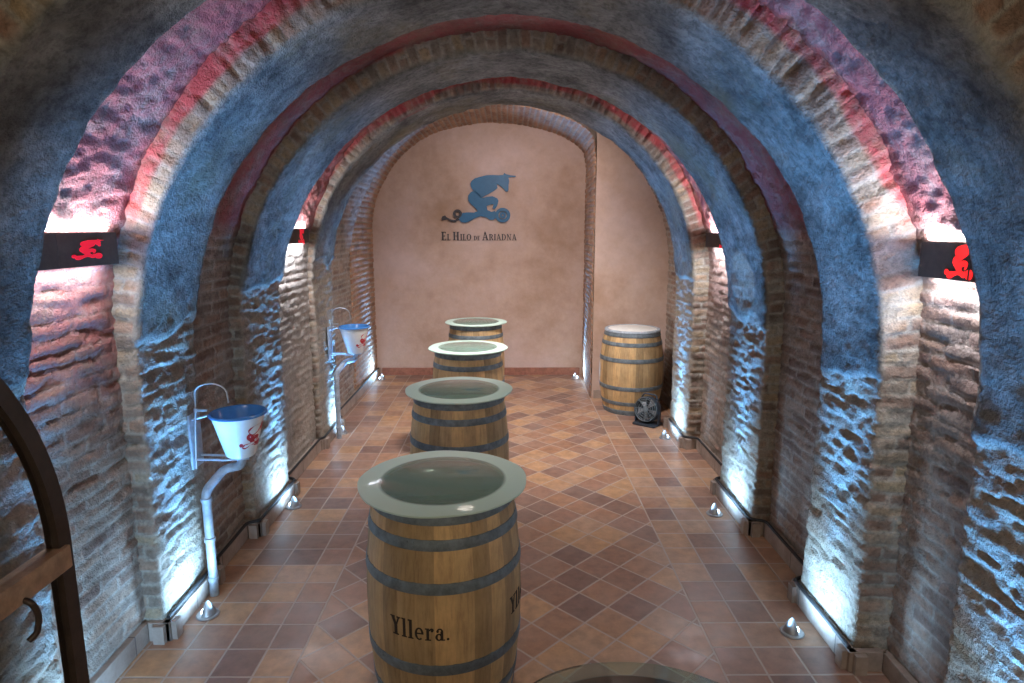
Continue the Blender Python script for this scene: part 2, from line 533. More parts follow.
def bay(prof, y0, y1, res=.014, seed=100, mat=None, red_z=2.0, red_low=(0, 0), skew0=0., skew1=0., vault_plaster=1.0, red=1.0, rows=.064, white=(0, 0)):
    nw = int(prof.a[2] / res); na = int(1.57 * (prof.a[3] - prof.a[2]) / res)
    P = prof.pts(nw, na); N = normals_in(P); s = arcs(P)
    m = max(4, int((y1 - y0) / res))
    f = np.linspace(0, 1, m)[None, :]
    X = np.broadcast_to(P[:, None, 0], (len(P), m)); Z = np.broadcast_to(P[:, None, 1], (len(P), m))
    Y = (y0 + skew0 * X) * (1 - f) + (y1 + skew1 * X) * f
    pos = np.stack([X, Y, Z], -1)
    nrm = np.stack([N[:, None, 0] * np.ones_like(X), np.zeros_like(X), N[:, None, 1] * np.ones_like(X)], -1)
    bmask, rnd, rnd2 = bricks(np.broadcast_to(s[:, None], X.shape), Y, pos, rh=rows, seed=seed)
    pl = vault_plaster * sstep(-.04, .04, Z - red_z - .1 * fbm(pos, 3, seed + 20, 3))
    gash = sstep(.18, .5, fbm(np.stack([s[:, None] * 27 + X * 0, Y * 7, X * 0], -1), 1.0, seed + 81, 3))
    hb = bmask * (.005 + .004 * rnd2) + .006 * fbm(pos, 6, seed + 11) + .009 * fbm(np.stack([s[:, None] * 36 + X * 0, Y * 10, X * 0], -1), 1.0, seed + 12, 3) + .003 * fbm(pos, 50, seed + 16, 2) - gash * .009
    hp = .012 + .024 * fbm(pos, 6, seed + 13, 4) + .011 * fbm(pos * np.array([1, .4, 1]), 40, seed + 14)
    h = hb * (1 - pl) + hp * pl
    pos2 = pos + nrm * h[..., None]
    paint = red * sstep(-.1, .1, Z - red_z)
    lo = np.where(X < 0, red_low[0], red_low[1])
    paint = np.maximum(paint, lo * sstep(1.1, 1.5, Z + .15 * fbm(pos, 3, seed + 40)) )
    bmask = bmask * (1 - np.where(X < 0, white[0], white[1]))
    attr = np.stack([bmask, rnd, pl, paint], -1)
    k1 = nw; k2 = len(P) - nw
    mt = mat or M['bay']
    a = grid_mesh('tmp', pos2[:k1 + 1], attr[:k1 + 1], mt, flip=True)
    b = grid_mesh('tmp', pos2[k1:k2 + 1], attr[k1:k2 + 1], mt, flip=True)
    c = grid_mesh('tmp', pos2[k2:], attr[k2:], mt, flip=True)
    return a, b, c

SK = -.066
# ribs (transverse arches with their pilasters)
rib('trim_1', Prof(1.64, 1.62, 1.40, 2.98), 1.68, 2.10, depth=.20, seed=1, zp=1.42)
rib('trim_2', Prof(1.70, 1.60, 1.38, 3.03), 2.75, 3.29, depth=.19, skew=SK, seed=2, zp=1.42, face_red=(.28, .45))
rib('trim_3', Prof(1.67, 1.63, 1.42, 3.045), 3.95, 4.62, depth=.17, seed=3, zp=1.5, face_red=(.5, .8), shade_patch=(1.58, 4.3, 1.66, .2))
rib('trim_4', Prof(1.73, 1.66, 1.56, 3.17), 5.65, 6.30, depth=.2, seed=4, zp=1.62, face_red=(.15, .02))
rib('trim_5', Prof(1.62, 1.62, 1.40, 2.98), .35, 1.05, depth=.2, seed=5, zp=1.42, res=.025)
A_, B_, C_ = [], [], []
def addbay(*a, **k):
    x, y, z = bay(*a, **k); A_.append(x); B_.append(y); C_.append(z)
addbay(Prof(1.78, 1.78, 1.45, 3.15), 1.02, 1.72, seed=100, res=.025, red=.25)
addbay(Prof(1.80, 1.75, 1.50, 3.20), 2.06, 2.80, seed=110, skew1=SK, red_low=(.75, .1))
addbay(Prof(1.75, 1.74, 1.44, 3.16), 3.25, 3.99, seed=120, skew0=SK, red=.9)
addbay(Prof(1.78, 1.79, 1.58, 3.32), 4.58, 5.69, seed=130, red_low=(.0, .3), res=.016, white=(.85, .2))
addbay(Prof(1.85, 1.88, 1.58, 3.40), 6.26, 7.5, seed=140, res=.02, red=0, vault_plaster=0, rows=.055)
addbay(Prof(1.8, 1.8, 1.4, 3.1), -1.6, .4, seed=150, res=.04, red=0)
tag(join(A_, 'wall_left'), kind='structure')
tag(join(B_, 'ceiling'), kind='structure')
tag(join(C_, 'wall_right'), kind='structure')

# brick arch alcove at the far end
def alcove():
    K = np.array([(-1.84, -.02), (-1.84, 1.0), (-1.84, 1.9), (-1.82, 2.2), (-1.73, 2.5), (-1.52, 2.85), (-1.25, 3.10), (-.95, 3.27), (-.37, 3.39),
                  (.05, 3.38), (.42, 3.32), (.8, 3.18), (1.02, 3.0), (1.045, 2.8), (1.045, 1.5), (1.045, -.02)])
    # chordal Catmull-Rom
    pts = []
    for i in range(len(K) - 1):
        p0 = K[max(0, i - 1)]; p1 = K[i]; p2 = K[i + 1]; p3 = K[min(len(K) - 1, i + 2)]
        if i in (0, 1, 12, 13, 14):
            for t in np.linspace(0, 1, 40, endpoint=False): pts.append(p1 * (1 - t) + p2 * t)
        else:
            for t in np.linspace(0, 1, 24, endpoint=False):
                pts.append(.5 * ((2 * p1) + (-p0 + p2) * t + (2 * p0 - 5 * p1 + 4 * p2 - p3) * t * t + (-p0 + 3 * p1 - 3 * p2 + p3) * t ** 3))
    pts.append(K[-1])
    pts = np.array(pts); L = arcs(pts); ss = np.arange(0, L[-1], .014)
    P = np.stack([np.interp(ss, L, pts[:, 0]), np.interp(ss, L, pts[:, 1])], 1)
    N = normals_in(P)
    y0, y1 = 7.45, 8.80
    m = 90
    OFF = np.zeros(m); OFF[:8] = np.linspace(1, .03, 8)
    yy = np.concatenate([np.full(8, y0), np.linspace(y0 + .005, y1, m - 8)])
    Y = np.broadcast_to(yy[None, :], (len(P), m))
    X = np.broadcast_to(P[:, None, 0], Y.shape); Z = np.broadcast_to(P[:, None, 1], Y.shape)
    X = X + np.where(P[:, None, 0] > .9, (Y - 8.7) * .035 * sstep(.9, 1.04, X), 0)
    pos = np.stack([X, Y, Z], -1)
    nrm = np.stack([N[:, None, 0] * np.ones_like(X), np.zeros_like(X), N[:, None, 1] * np.ones_like(X)], -1)
    bmask, rnd, rnd2 = bricks(np.broadcast_to(ss[:, None], X.shape), Y, pos, rh=.066, bl=.27, seed=77, wob=.004)
    h = bmask * (.008 + .006 * rnd2) + .008 * fbm(pos, 9, 78)
    attr = np.stack([bmask, rnd, np.zeros_like(X), np.zeros_like(X)], -1)
    o = grid_mesh('trim_6', pos + nrm * (h - OFF[None, :] * (.5 - .49 * sstep(.2, .85, X)))[..., None], attr, M['arch'], flip=True)
    tag(o, kind='structure')
alcove()

def slab(name, x0, x1, y0, y1, z0, z1, mat):
    bm = bmesh.new(); box(bm, ((x0 + x1) / 2, (y0 + y1) / 2, (z0 + z1) / 2), (x1 - x0, y1 - y0, z1 - z0))
    return tag(from_bm(name, bm, mat, smooth=False), kind='structure')
slab('wall_back', -2.0, 1.3, 8.72, 8.85, -.05, 3.6, M['pink'])
slab('wall_back_right', 1.01, 2.1, 7.45, 7.6, -.05, 3.6, M['pink'])
fl = slab('floor', -2.1, 2.1, -1.6, 8.85, -.06, 0, M['floor'])

# skirting
def skirting(name, path, side, h=.10, th=.035):
    bm = bmesh.new()
    # path of foot line (x,y); thickness goes towards the wall
    n = len(path)
    for (x0, y0), (x1, y1) in zip(path[:-1], path[1:]):
        d = Vector((x1 - x0, y1 - y0)); L = d.length; d.normalize()
        nn = Vector((d.y, -d.x)) * (-1 if side < 0 else 1)   # towards the wall
        if side < 0: nn = Vector((-d.y, d.x))
        c = Vector((x0, y0)) + d * L / 2 + nn * th / 2
        a = math.atan2(d.y, d.x)
        box(bm, (c.x, c.y, h / 2), (L + th * .0, th, h), rot=Matrix.Rotation(a, 3, 'Z'), bev=.003)
        # cement fillet on top
        c2 = Vector((x0, y0)) + d * L / 2 + nn * (th + .01)
        box(bm, (c2.x, c2.y, h / 2 - .006), (L + .05, .055, h), rot=Matrix.Rotation(a, 3, 'Z'))
    return tag(from_bm(name, bm, M['skirt'], smooth=False), kind='structure')
LP = [(-1.775, .0), (-1.60, 1.66), (-1.60, 2.13), (-1.76, 2.13), (-1.77, 2.84), (-1.665, 2.84), (-1.665, 3.42), (-1.70, 3.42), (-1.71, 3.92),
      (-1.63, 3.92), (-1.63, 4.66), (-1.715, 4.66), (-1.72, 5.62), (-1.69, 5.62), (-1.70, 6.33), (-1.79, 6.33), (-1.79, 8.70)]
RP = [(1.75, .0), (1.58, 1.66), (1.58, 2.13), (1.71, 2.13), (1.715, 2.60), (1.56, 2.60), (1.565, 3.22), (1.69, 3.22), (1.69, 3.92),
      (1.59, 3.92), (1.59, 4.66), (1.735, 4.66), (1.74, 5.62), (1.62, 5.62), (1.63, 6.33), (1.83, 6.33), (1.83, 7.42)]
skirting('baseboard_left', LP[1:], -1)
skirting('baseboard_right', RP[1:], 1)
def ledge(name, x0, x1, y, h, mat):
    bm = bmesh.new(); box(bm, ((x0 + x1) / 2, y, h / 2), (x1 - x0, .03, h), bev=.003)
    return tag(from_bm(name, bm, mat, smooth=False), kind='structure')
M['redskirt'] = metal('red clay skirting tile', (.3, .13, .09), .6, 0., .3)
ledge('baseboard_back', -1.76, 1.0, 8.70, .10, M['redskirt'])
ledge('baseboard_back_right', 1.03, 1.80, 7.43, .10, M['skirt'])

def cable(name, pts, label, r=.010):
    bm = bmesh.new(); tube(bm, smooth_path(pts, 4, .03), r, 8)
    o = from_bm(name, bm, M['dark']); return tag(o, label, 'cable')
def along(path, dz, dx, i0, i1):
    return [(x + dx, y, dz) for x, y in path[i0:i1]]
cable('power_cable', [(-1.682, 2.87, .112), (-1.682, 3.42, .112), (-1.70, 3.45, .112), (-1.71, 3.90, .112), (-1.64, 3.94, .112), (-1.64, 4.64, .112),
                      (-1.722, 4.68, .112), (-1.727, 5.60, .112), (-1.70, 5.64, .112), (-1.71, 6.31, .112), (-1.795, 6.36, .112), (-1.795, 8.62, .112)],
      'thin dark power cable lying along the top of the left skirting')
cable('power_cable', [(1.565, 2.62, .112), (1.57, 3.20, .112), (1.695, 3.24, .112), (1.695, 3.9, .112), (1.60, 3.94, .112), (1.60, 4.64, .112), (1.74, 4.68, .112),
                      (1.745, 5.6, .112), (1.628, 5.64, .112), (1.635, 6.2, .112)],
      'thin dark power cable lying along the top of the right skirting')

# ------------------------------------------------------------------ barrels
def barrel_r(z, h, rh, rb):
    k = (z - h / 2) / (h / 2)
    return rb - (rb - rh) * abs(k) ** 2.0

def make_barrel(h, rh, rb, label, loc, rz, lid='oak_head', group=None, ns=26):
    root = thing('wine_barrel', label, 'barrel', loc, rz, group)
    # staves: one cask body with grooves
    bm = bmesh.new()
    na = ns * 6; nz = 40
    lay = bm.faces.layers.float.new('rnd')
    zz = [h * i / nz for i in range(nz + 1)]
    rings = []
    rr = random.Random(5)
    for z in zz:
        ring = []
        for i in range(na):
            a = 2 * PI * i / na
            k = i % 6
            r = barrel_r(z, h, rh, rb) - (.0028 if k == 0 else 0)
            ring.append(bm.verts.new((r * math.cos(a), r * math.sin(a), z)))
        rings.append(ring)
    sv = [rr.random() for _ in range(ns)]
    for A, B in zip(rings[:-1], rings[1:]):
        for i in range(na):
            f = bm.faces.new((A[i], A[(i + 1) % na], B[(i + 1) % na], B[i])); f[lay] = sv[i // 6]
    # chime rims and inside of the chime
    for zi, ze, ri in ((len(zz) - 1, h, rh), (0, 0., rh)):
        sgn = -1 if ze > 0 else 1
        r1 = [bm.verts.new(((ri - .022) * math.cos(2 * PI * i / na), (ri - .022) * math.sin(2 * PI * i / na), ze)) for i in range(na)]
        r2 = [bm.verts.new(((ri - .026) * math.cos(2 * PI * i / na), (ri - .026) * math.sin(2 * PI * i / na), ze + sgn * .05)) for i in range(na)]
        for A, B in ((rings[zi], r1), (r1, r2)):
            for i in range(na):
                f = bm.faces.new((A[i], A[(i + 1) % na], B[(i + 1) % na], B[i])); f[lay] = sv[i // 6]
    staves = from_bm('staves', bm, M['oak'], root)
    # heads
    bm = bmesh.new()
    lay = bm.faces.layers.float.new('rnd')
    R = rh - .0245
    nb = 7
    for hz in (h - .035,):
        xs = [-R + 2 * R * i / nb for i in range(nb + 1)]
        for i in range(nb):
            xa, xb = xs[i] + .0007, xs[i + 1] - .0007
            poly = []
            for t in np.linspace(0, 1, 9): 
                x = xa + (xb - xa) * t; poly.append((x, -math.sqrt(max(0, R * R - x * x))))
            for t in np.linspace(1, 0, 9):
                x = xa + (xb - xa) * t; poly.append((x, math.sqrt(max(0, R * R - x * x))))
            pp = []
            for q in poly:
                if not pp or (abs(q[0] - pp[-1][0]) + abs(q[1] - pp[-1][1])) > 1e-5: pp.append(q)
            if abs(pp[0][0] - pp[-1][0]) + abs(pp[0][1] - pp[-1][1]) < 1e-5: pp.pop()
            top = [bm.verts.new((x, y, hz)) for x, y in pp]
            bot = [bm.verts.new((x, y, hz - .02)) for x, y in pp]
            fs = [bm.faces.new(top), bm.faces.new(bot[::-1])]
            for j in range(len(pp)):
                fs.append(bm.faces.new((top[j], bot[j], bot[(j + 1) % len(pp)], top[(j + 1) % len(pp)])))
            c = rr.random()
            for f in fs: f[lay] = c
    from_bm('barrel_head', bm, M[lid], root)
    # hoops
    for (z0, wd) in ((.0, .055), (.11, .042), (.28, .045)):
        for mir in (0, 1):
            a, b = (z0, z0 + wd) if mir == 0 else (h - z0 - wd, h - z0)
            bm = bmesh.new()
            t = .0035
            ra, rb_ = barrel_r(a, h, rh, rb), barrel_r(b, h, rh, rb)
            lathe(bm, [(ra - .002, a), (ra + t, a), (ra + t + .001, a + .003), ((ra + rb_) / 2 + t + .001, (a + b) / 2), (rb_ + t + .001, b - .003), (rb_ + t, b), (rb_ - .002, b)], 80, close=True)
            # overlapping lap with two rivets
            an = 1.3 + z0 * 9 + mir * 2
            for dz in (.3, .7):
                z = a + (b - a) * dz; r = barrel_r(z, h, rh, rb) + t
                for da in (-.04, .04):
                    cx, cy = r * math.cos(an + da), r * math.sin(an + da)
                    rot = Matrix.Rotation(an + da, 3, 'Z') @ Matrix.Rotation(PI / 2, 3, 'Y')
                    lathe(bm, [(.005, 0), (.004, .0035), (0, .0045)], 8, (cx, cy, z), rot)
            from_bm('hoop', bm, M['hoop'], root)
    return root

def glass_top(loc, label, r=.355, seed=0, mat='table_glass'):
    bm = bmesh.new()
    rr = random.Random(seed)
    ph = [rr.random() * 6.28 for _ in range(3)]
    w = lambda a: 1 + .006 * math.sin(3 * a + ph[0]) + .006 * math.sin(5 * a + ph[1]) + .004 * math.sin(9 * a + ph[2])
    lathe(bm, [(0, 0), (r - .004, 0), (r, .003), (r, .009), (r - .004, .012), (0, .012)], 96, wob=w)
    o = from_bm('glass_tabletop', bm, M[mat])
    o.location = loc
    return tag(o, label, 'tabletop', 'round glass tabletops on the row of barrels')

BX = [(.27, 1.04), (-.277, 2.55), (-.326, 4.10), (-.362, 5.64), (-.372, 7.25)]
blab = ['oak barrel cut off by the bottom edge of the photo, under clear glass',
        'nearest fully seen oak barrel table with a black word branded on its side',
        'oak barrel table second in the row, right behind the branded barrel',
        'oak barrel table third in the row, between second and last barrels',
        'oak barrel table farthest in the row, in front of the emblem wall']
glab = ['round glass tabletop cut off at the bottom edge of the photo',
        'large pale green round glass tabletop on the branded nearest barrel',
        'round green glass tabletop on the second barrel of the row',
        'round green glass tabletop on the third barrel of the row',
        'smallest looking round glass tabletop on the farthest barrel of the row']
b0 = make_barrel(.95, .289, .331, blab[1], (BX[1][0], BX[1][1], 0), .1, group='oak barrel tables standing in a row')
barrels = [None, b0]
for i in (0, 2, 3, 4):
    o = dup(b0, (BX[i][0], BX[i][1], 0), .5 + i * 1.1, blab[i]); barrels.append(o)
for i, (x, y) in enumerate(BX):
    glass_top((x, y, .9503), glab[i], .355, i, 'table_glass' if i else 'table_glass_clear')

bm = bmesh.new()
lathe(bm, [(0, .915), (.262, .915), (.262, .944), (.305, .944), (.312, .946), (.318, .9492), (.324, .946), (.322, .937), (.296, .933), (.0, .905)], 64)
from_bm('dark_metal_tray', bm, M["black"], barrels[2])
b5 = make_barrel(.915, .295, .355, 'free-standing oak barrel with white lid by the right wall', (1.385, 6.98, 0), 2.0, lid='white_lid')
bm = bmesh.new(); lathe(bm, [(0, .905), (.268, .905), (.268, .921), (.262, .924), (0, .924)], 64)
from_bm('white_lid', bm, M['white_lid'], b5)
bm = bmesh.new(); lathe(bm, [(.269, .905), (.306, .905), (.308, .908), (.305, .922), (.298, .926), (.272, .926), (.269, .922)], 64, close=True)
from_bm('metal_rim', bm, M['pipe'], b5)

# lettering drawn from strokes; bold slab-serif glyphs, unit cap height
def q(x0, y0, x1, y1): return [(x0, y0), (x1, y0), (x1, y1), (x0, y1)]
def ringpoly(cx, cy, rx, ry, tx, ty, a0, a1, n=14):
    out = []
    for i in range(n):
        b0_ = a0 + (a1 - a0) * i / n; b1_ = a0 + (a1 - a0) * (i + 1) / n
        p = lambda a, k: (cx + (rx - (tx if k else 0)) * math.cos(a), cy + (ry - (ty if k else 0)) * math.sin(a))
        out.append([p(b0_, 0), p(b1_, 0), p(b1_, 1), p(b0_, 1)])
    return out
G = {}
G['Y'] = (.62, [[(0.02, 1), (.2, 1), (.4, .5), (.24, .5)], [(.46, 1), (.56, 1), (.38, .5), (.3, .5)], q(.23, .0, .4, .52), q(-.02, .94, .26, 1), q(.38, .94, .62, 1), q(.14, 0, .49, .06)])
G['l'] = (.3, [q(.07, 0, .22, 1.02), q(.0, 0, .29, .06), q(.0, .95, .2, 1.02)])
G['e'] = (.48, ringpoly(.24, .33, .23, .34, .12, .07, .0, 1.72 * PI, 18) + [q(.1, .31, .46, .38)])
G['r'] = (.44, [q(.07, 0, .21, .66), q(.0, 0, .3, .06), q(.0, .6, .2, .66)] + ringpoly(.33, .52, .13, .15, .07, .08, .1 * PI, 1.0 * PI, 6) + ringpoly(.36, .54, .07, .08, .065, .07, 0, 2 * PI, 8))
G['a'] = (.5, [q(.27, .04, .41, .5), q(.3, 0, .5, .06)] + ringpoly(.24, .48, .17, .19, .1, .07, -.0 * PI, 1.0 * PI, 8) + ringpoly(.2, .19, .19, .2, .12, .07, 0, 2 * PI, 14) + ringpoly(.13, .5, .07, .07, .065, .065, 0, 2 * PI, 8))
G['.'] = (.2, ringpoly(.08, .07, .07, .07, .068, .068, 0, 2 * PI, 8))
s_ = .13; f_ = .07
G['E'] = (.62, [q(.08, 0, .08 + s_ + .04, 1), q(0, 0, .55, f_), q(0, 1 - f_, .53, 1), q(.2, .47, .42, .54), q(.49, 0, .55, .2), q(.47, .8, .53, 1), q(.38, .4, .43, .61)])
G['L'] = (.58, [q(.08, 0, .25, 1), q(0, 0, .52, f_), q(0, 1 - f_, .34, 1), q(.46, 0, .52, .24)])
G['H'] = (.8, [q(.08, 0, .25, 1), q(.5, 0, .67, 1), q(.2, .47, .55, .54), q(0, 0, .32, f_), q(.43, 0, .75, f_), q(0, 1 - f_, .32, 1), q(.43, 1 - f_, .75, 1)])
G['I'] = (.36, [q(.08, 0, .25, 1), q(0, 0, .33, f_), q(0, 1 - f_, .33, 1)])
G['O'] = (.8, ringpoly(.37, .5, .37, .52, .17, .07, 0, 2 * PI, 24))
G['D'] = (.78, [q(.08, 0, .25, 1), q(0, 0, .34, f_), q(0, 1 - f_, .34, 1)] + ringpoly(.3, .5, .42, .5, .17, .07, -PI / 2, PI / 2, 14))
G['A'] = (.76, [[(.3, 1.02), (.4, 1.02), (.72, 0), (.53, 0)], [(.3, 1.02), (.36, .9), (.15, 0), (.08, 0)], q(.16, .3, .56, .37), q(0, 0, .25, f_), q(.45, 0, .76, f_)])
G['R'] = (.74, [q(.08, 0, .25, 1), q(0, 0, .33, f_), q(0, 1 - f_, .35, 1), [(.32, .5), (.46, .5), (.72, 0), (.54, 0)]] + ringpoly(.32, .74, .3, .26, .16, .07, -PI / 2, PI / 2, 10))
G['N'] = (.82, [q(.1, 0, .17, 1), q(.6, 0, .67, 1), [(.03, 1), (.22, 1), (.67, 0), (.55, 0)], q(0, 0, .27, f_), q(.5, 1 - f_, .77, 1)])

def write(bm, runs, f, depth, gap=.06):
    """runs: list of (text, height, baseline shift); f(x, y, d) -> Vector; returns total width"""
    x = 0
    for text, hh in runs:
        for ch in text:
            if ch == ' ': x += .28 * hh; continue
            w, polys = G[ch]
            for k, pl_ in enumerate(polys):
                # densify horizontally so it can follow a curve
                P2 = []
                n = len(pl_)
                for i in range(n):
                    a = pl_[i]; b = pl_[(i + 1) % n]
                    st = 3 if abs(a[0] - b[0]) > .15 else 1
                    for j in range(st):
                        t = j / st; P2.append((a[0] + (b[0] - a[0]) * t, a[1] + (b[1] - a[1]) * t))
                e = .00002 * k
                prism(bm, [(x + px * hh, py * hh) for px, py in P2], lambda u, v, d: f(u, v, d + e if d == 0 else d), depth)
            x += (w + gap) * hh
    return x
def text_width(runs, gap=.06):
    return sum(.28 * h if c == ' ' else (G[c][0] + gap) * h for t, h in runs for c in t)

def brand(root, ang, zc, hh, h, rh, rb):
    runs = [('Yllera.', hh)]
    W = text_width(runs)
    bm = bmesh.new()
    def f(x, y, d):
        z = zc - hh / 2 + y
        r = barrel_r(z, h, rh, rb) + .0012 - d
        a = ang + (x - W / 2) / rb
        return Vector((r * math.cos(a), r * math.sin(a), z))
    write(bm, runs, f, .0016)
    return from_bm('branded_lettering', bm, M['ink'], root, smooth=False)
for a in (-23, 70, 200):
    ang = math.radians(-90 + a) - .1 + math.radians(11)
    br = brand(b0, ang, .475, .078, .95, .289, .331)

# ------------------------------------------------------------------ emblem on the back wall
WY = 8.72
def ex(px): return -.90 + (px - 441) * .01347
def ez(py): return 2.11 + (222 - py) * .0130
def crop2(p): return (ex(440 + p[0] / 8.54), ez(165 + p[1] / 8.54))
def ell(cx, cy, rx, ry, n=28): return [(cx + rx * math.cos(2 * PI * i / n), cy + ry * math.sin(2 * PI * i / n)) for i in range(n)]
EMB = {
 'torso': [(262, 160), (272, 138), (300, 115), (350, 100), (400, 88), (450, 86), (500, 88), (540, 86), (548, 68), (562, 78), (600, 88), (648, 93), (642, 103), (605, 104), (585, 108), (590, 140),
           (585, 170), (585, 215), (575, 228), (558, 226), (545, 205), (520, 185), (500, 168), (485, 165), (492, 195), (470, 215), (420, 245), (340, 290), (350, 275),
           (310, 240), (285, 215), (268, 190)],
 'legs': [(285, 222), (320, 235), (345, 262), (352, 285), (400, 272), (450, 268), (488, 285), (500, 305), (490, 345), (480, 362), (468, 378), (445, 372), (455, 350), (458, 335), (425, 340), (398, 352),
          (405, 385), (440, 402), (470, 392), (480, 420), (480, 450), (455, 472), (425, 470), (395, 450), (350, 440), (300, 455), (250, 485), (215, 497), (180, 490), (162, 468),
          (170, 445), (195, 410), (240, 405), (290, 407), (322, 395), (300, 365), (265, 335), (243, 305), (243, 262), (262, 235)],
}
em = thing('wall_emblem', 'large blue metal cutout of a horned figure on a scooter, on the pink back wall', 'emblem', (ex(480), WY, ez(200)))
def eloc(p, d0=.0): return None
def emb(name, polys, mat, y0, d, parent):
    bm = bmesh.new()
    L = em.location
    for P_ in polys:
        pp = [crop2(p) for p in P_]
        prism(bm, pp, lambda u, v, k: Vector((u - L[0], y0 + k - L[1], v - L[2])), d)
    return from_bm(name, bm, mat, parent, smooth=False)
emb('rider_torso', [EMB['torso']], M['blue_metal'], WY - .032, .03, em)
emb('rider_legs', [EMB['legs']], M['blue_metal'], WY - .032, .03, em)
def ringp(cx, cy, r, ri, n=30):
    o = []
    for i in range(n):
        a, b = 2 * PI * i / n, 2 * PI * (i + 1) / n
        o.append([(cx + r * math.cos(a), cy + r * math.sin(a)), (cx + r * math.cos(b), cy + r * math.sin(b)), (cx + ri * math.cos(b), cy + ri * math.sin(b)), (cx + ri * math.cos(a), cy + ri * math.sin(a))])
    return o
w1 = emb('scooter_wheel', ringp(535, 430, 64, 36) + ringp(535, 430, 28, 8, 16), M['blue_metal'], WY - .034, .03, em)
w2 = emb('scooter_wheel', ringp(150, 418, 38, 18), M['text_metal'], WY - .034, .03, em)
emb('tail', [[(165, 470), (130, 490), (95, 488), (60, 466), (40, 470), (18, 476), (12, 460), (22, 440), (45, 432), (58, 448), (95, 468), (130, 470), (155, 452)]], M['text_metal'], WY - .032, .03, em)
# text under it
runs = [('E', .115), ('L', .085), (' ', .1), ('H', .115), ('ILO', .085), (' ', .09), ('DE', .06), (' ', .09), ('A', .115), ('RIADNA', .085)]
W = text_width(runs); k = (ex(517) - ex(441)) / W
lt = thing('wall_lettering', 'line of dark serif capitals on the back wall under the blue emblem', 'lettering', (ex(441), WY - .013, ez(241)))
xo = 0
for text, hh in runs:
    for ch in text:
        if ch != ' ':
            tx = bmesh.new()
            write(tx, [(ch, hh)], lambda u, v, d: Vector(((u + xo) * k, d, v * k)), .0125)
            from_bm('letter', tx, M['text_metal'], lt, smooth=False)
        xo += text_width([(ch, hh)])

# ------------------------------------------------------------------ backlit lamp boxes in bays one and three
LOGO = [EMB['torso'], EMB['legs'], ell(535, 430, 62, 62, 20), ell(150, 418, 36, 36, 14)]
def lamp_box(name, side, xw, xf, y0, y1, z0, z1, label, logo_c, logo_w, glow, watt, ly=1.0, dn=.09):
    """side -1 left, 1 right; xw wall x, xf front x"""
    yc = (y0 + y1) / 2; zc = (z0 + z1) / 2
    root = thing(name, label, 'wall lamp', (xw, yc, zc), 0, 'long wall lamps with a red backlit cutout')
    def P(x, y, z): return (x - xw, y - yc, z - zc)
    t = .006
    bm = bmesh.new()
    hx = abs(xw - xf)
    box(bm, P(xf, yc, zc), (t, y1 - y0, z1 - z0), bev=.001)
    for yy in (y0, y1): box(bm, P((xf + xw) / 2, yy, zc), (hx, t, z1 - z0))
    ys = y0 + (y1 - y0) * (.42 if side < 0 else .35)
    box(bm, P(xf - side * .0035, ys, zc), (.003, .008, z1 - z0))
    from_bm('housing', bm, M['lampbox'], root, smooth=False)
    for sg in (-1, 1):
        bm = bmesh.new()
        box(bm, P((xf + xw) / 2, yc, zc + sg * ((z1 - z0) / 2 - .012)), (hx - .012, y1 - y0 - .02, .008))
        from_bm('diffuser', bm, M['tube_glow'], root, smooth=False)
        li = bpy.data.lights.new('lamp_tube', 'AREA'); li.shape = 'RECTANGLE'
        li.size = hx * .8; li.size_y = (y1 - y0) * .85; li.energy = watt; li.color = (.86, .88, 1.0)
        li.energy = watt * (.42 if sg > 0 else dn)
        lo = bpy.data.objects.new('lamp_tube_light', li); link(lo)
        lo.location = (xf + side * .006, yc, zc + sg * ((z1 - z0) / 2 + .004))
        lo.rotation_euler = (0, (PI if sg > 0 else 0) + (-side) * sg * 0.0, 0)
    # red cutout
    bm = bmesh.new()
    cy, wd = logo_c, logo_w
    sc = wd / 640.
    for P_ in LOGO:
        pp = [((p[0] - 320) * sc, -(p[1] - 285) * sc * ly) for p in P_]
        prism(bm, pp, lambda u, v, k: Vector(P(xf - side * (.0045 - k), cy + (u if side < 0 else -u), zc + v)), .002)
    from_bm('red_cutout', bm, glow, root, smooth=False)
    return root
lamp_box('wall_lamp', -1, -1.775, -1.70, 2.16, 2.80, 1.855, 1.99, 'long dark wall lamp with red cutout on the left, nearest the camera', 2.58, .25, M['red_glow_dim'], 45, .48)
lamp_box('wall_lamp', 1, 1.745, 1.67, 2.14, 2.58, 1.815, 1.955, 'long dark wall lamp with bright red figure on the right, nearest the camera', 2.36, .2, M['red_glow'], 45)
lamp_box('wall_lamp', -1, -1.775, -1.70, 4.72, 5.50, 1.895, 2.01, 'long dark wall lamp with red end far down the left wall', 5.28, .2, M['red_glow_dim'], 34, 1.0, .3)
lamp_box('wall_lamp', 1, 1.775, 1.70, 4.74, 5.50, 1.86, 1.975, 'long dark wall lamp with red cutout far down the right wall', 5.08, .2, M['red_glow_dim'], 34, 1.0, .3)

# ------------------------------------------------------------------ floor uplights
def make_uplight(label, loc, rz):
    root = thing('floor_spotlight', label, 'floor lamp', loc, rz, 'small cone shaped floor spotlights')
    bm = bmesh.new(); lathe(bm, [(0, 0), (.056, 0), (.058, .004), (.054, .010), (.03, .014), (0, .014)], 32)
    from_bm('base_ring', bm, M['steel'], root)
    # half conical hood open towards the wall (+x local)
    bm = bmesh.new()
    pr = [(.044, .012), (.036, .035), (.022, .062), (.007, .082), (.0035, .082), (.019, .06), (.033, .034), (.041, .012)]
    lathe(bm, pr, 24, a0=math.radians(70), a1=math.radians(290), close=True)
    from_bm('hood', bm, M['steel'], root)
    bm = bmesh.new(); lathe(bm, [(.0, .014), (.02, .014), (.022, .022), (.015, .032), (0, .036)], 20, c=(.012, 0, 0))
    from_bm('bulb', bm, M['bulb'], root)
    return root
UPC = (.11, .42, 1.0)
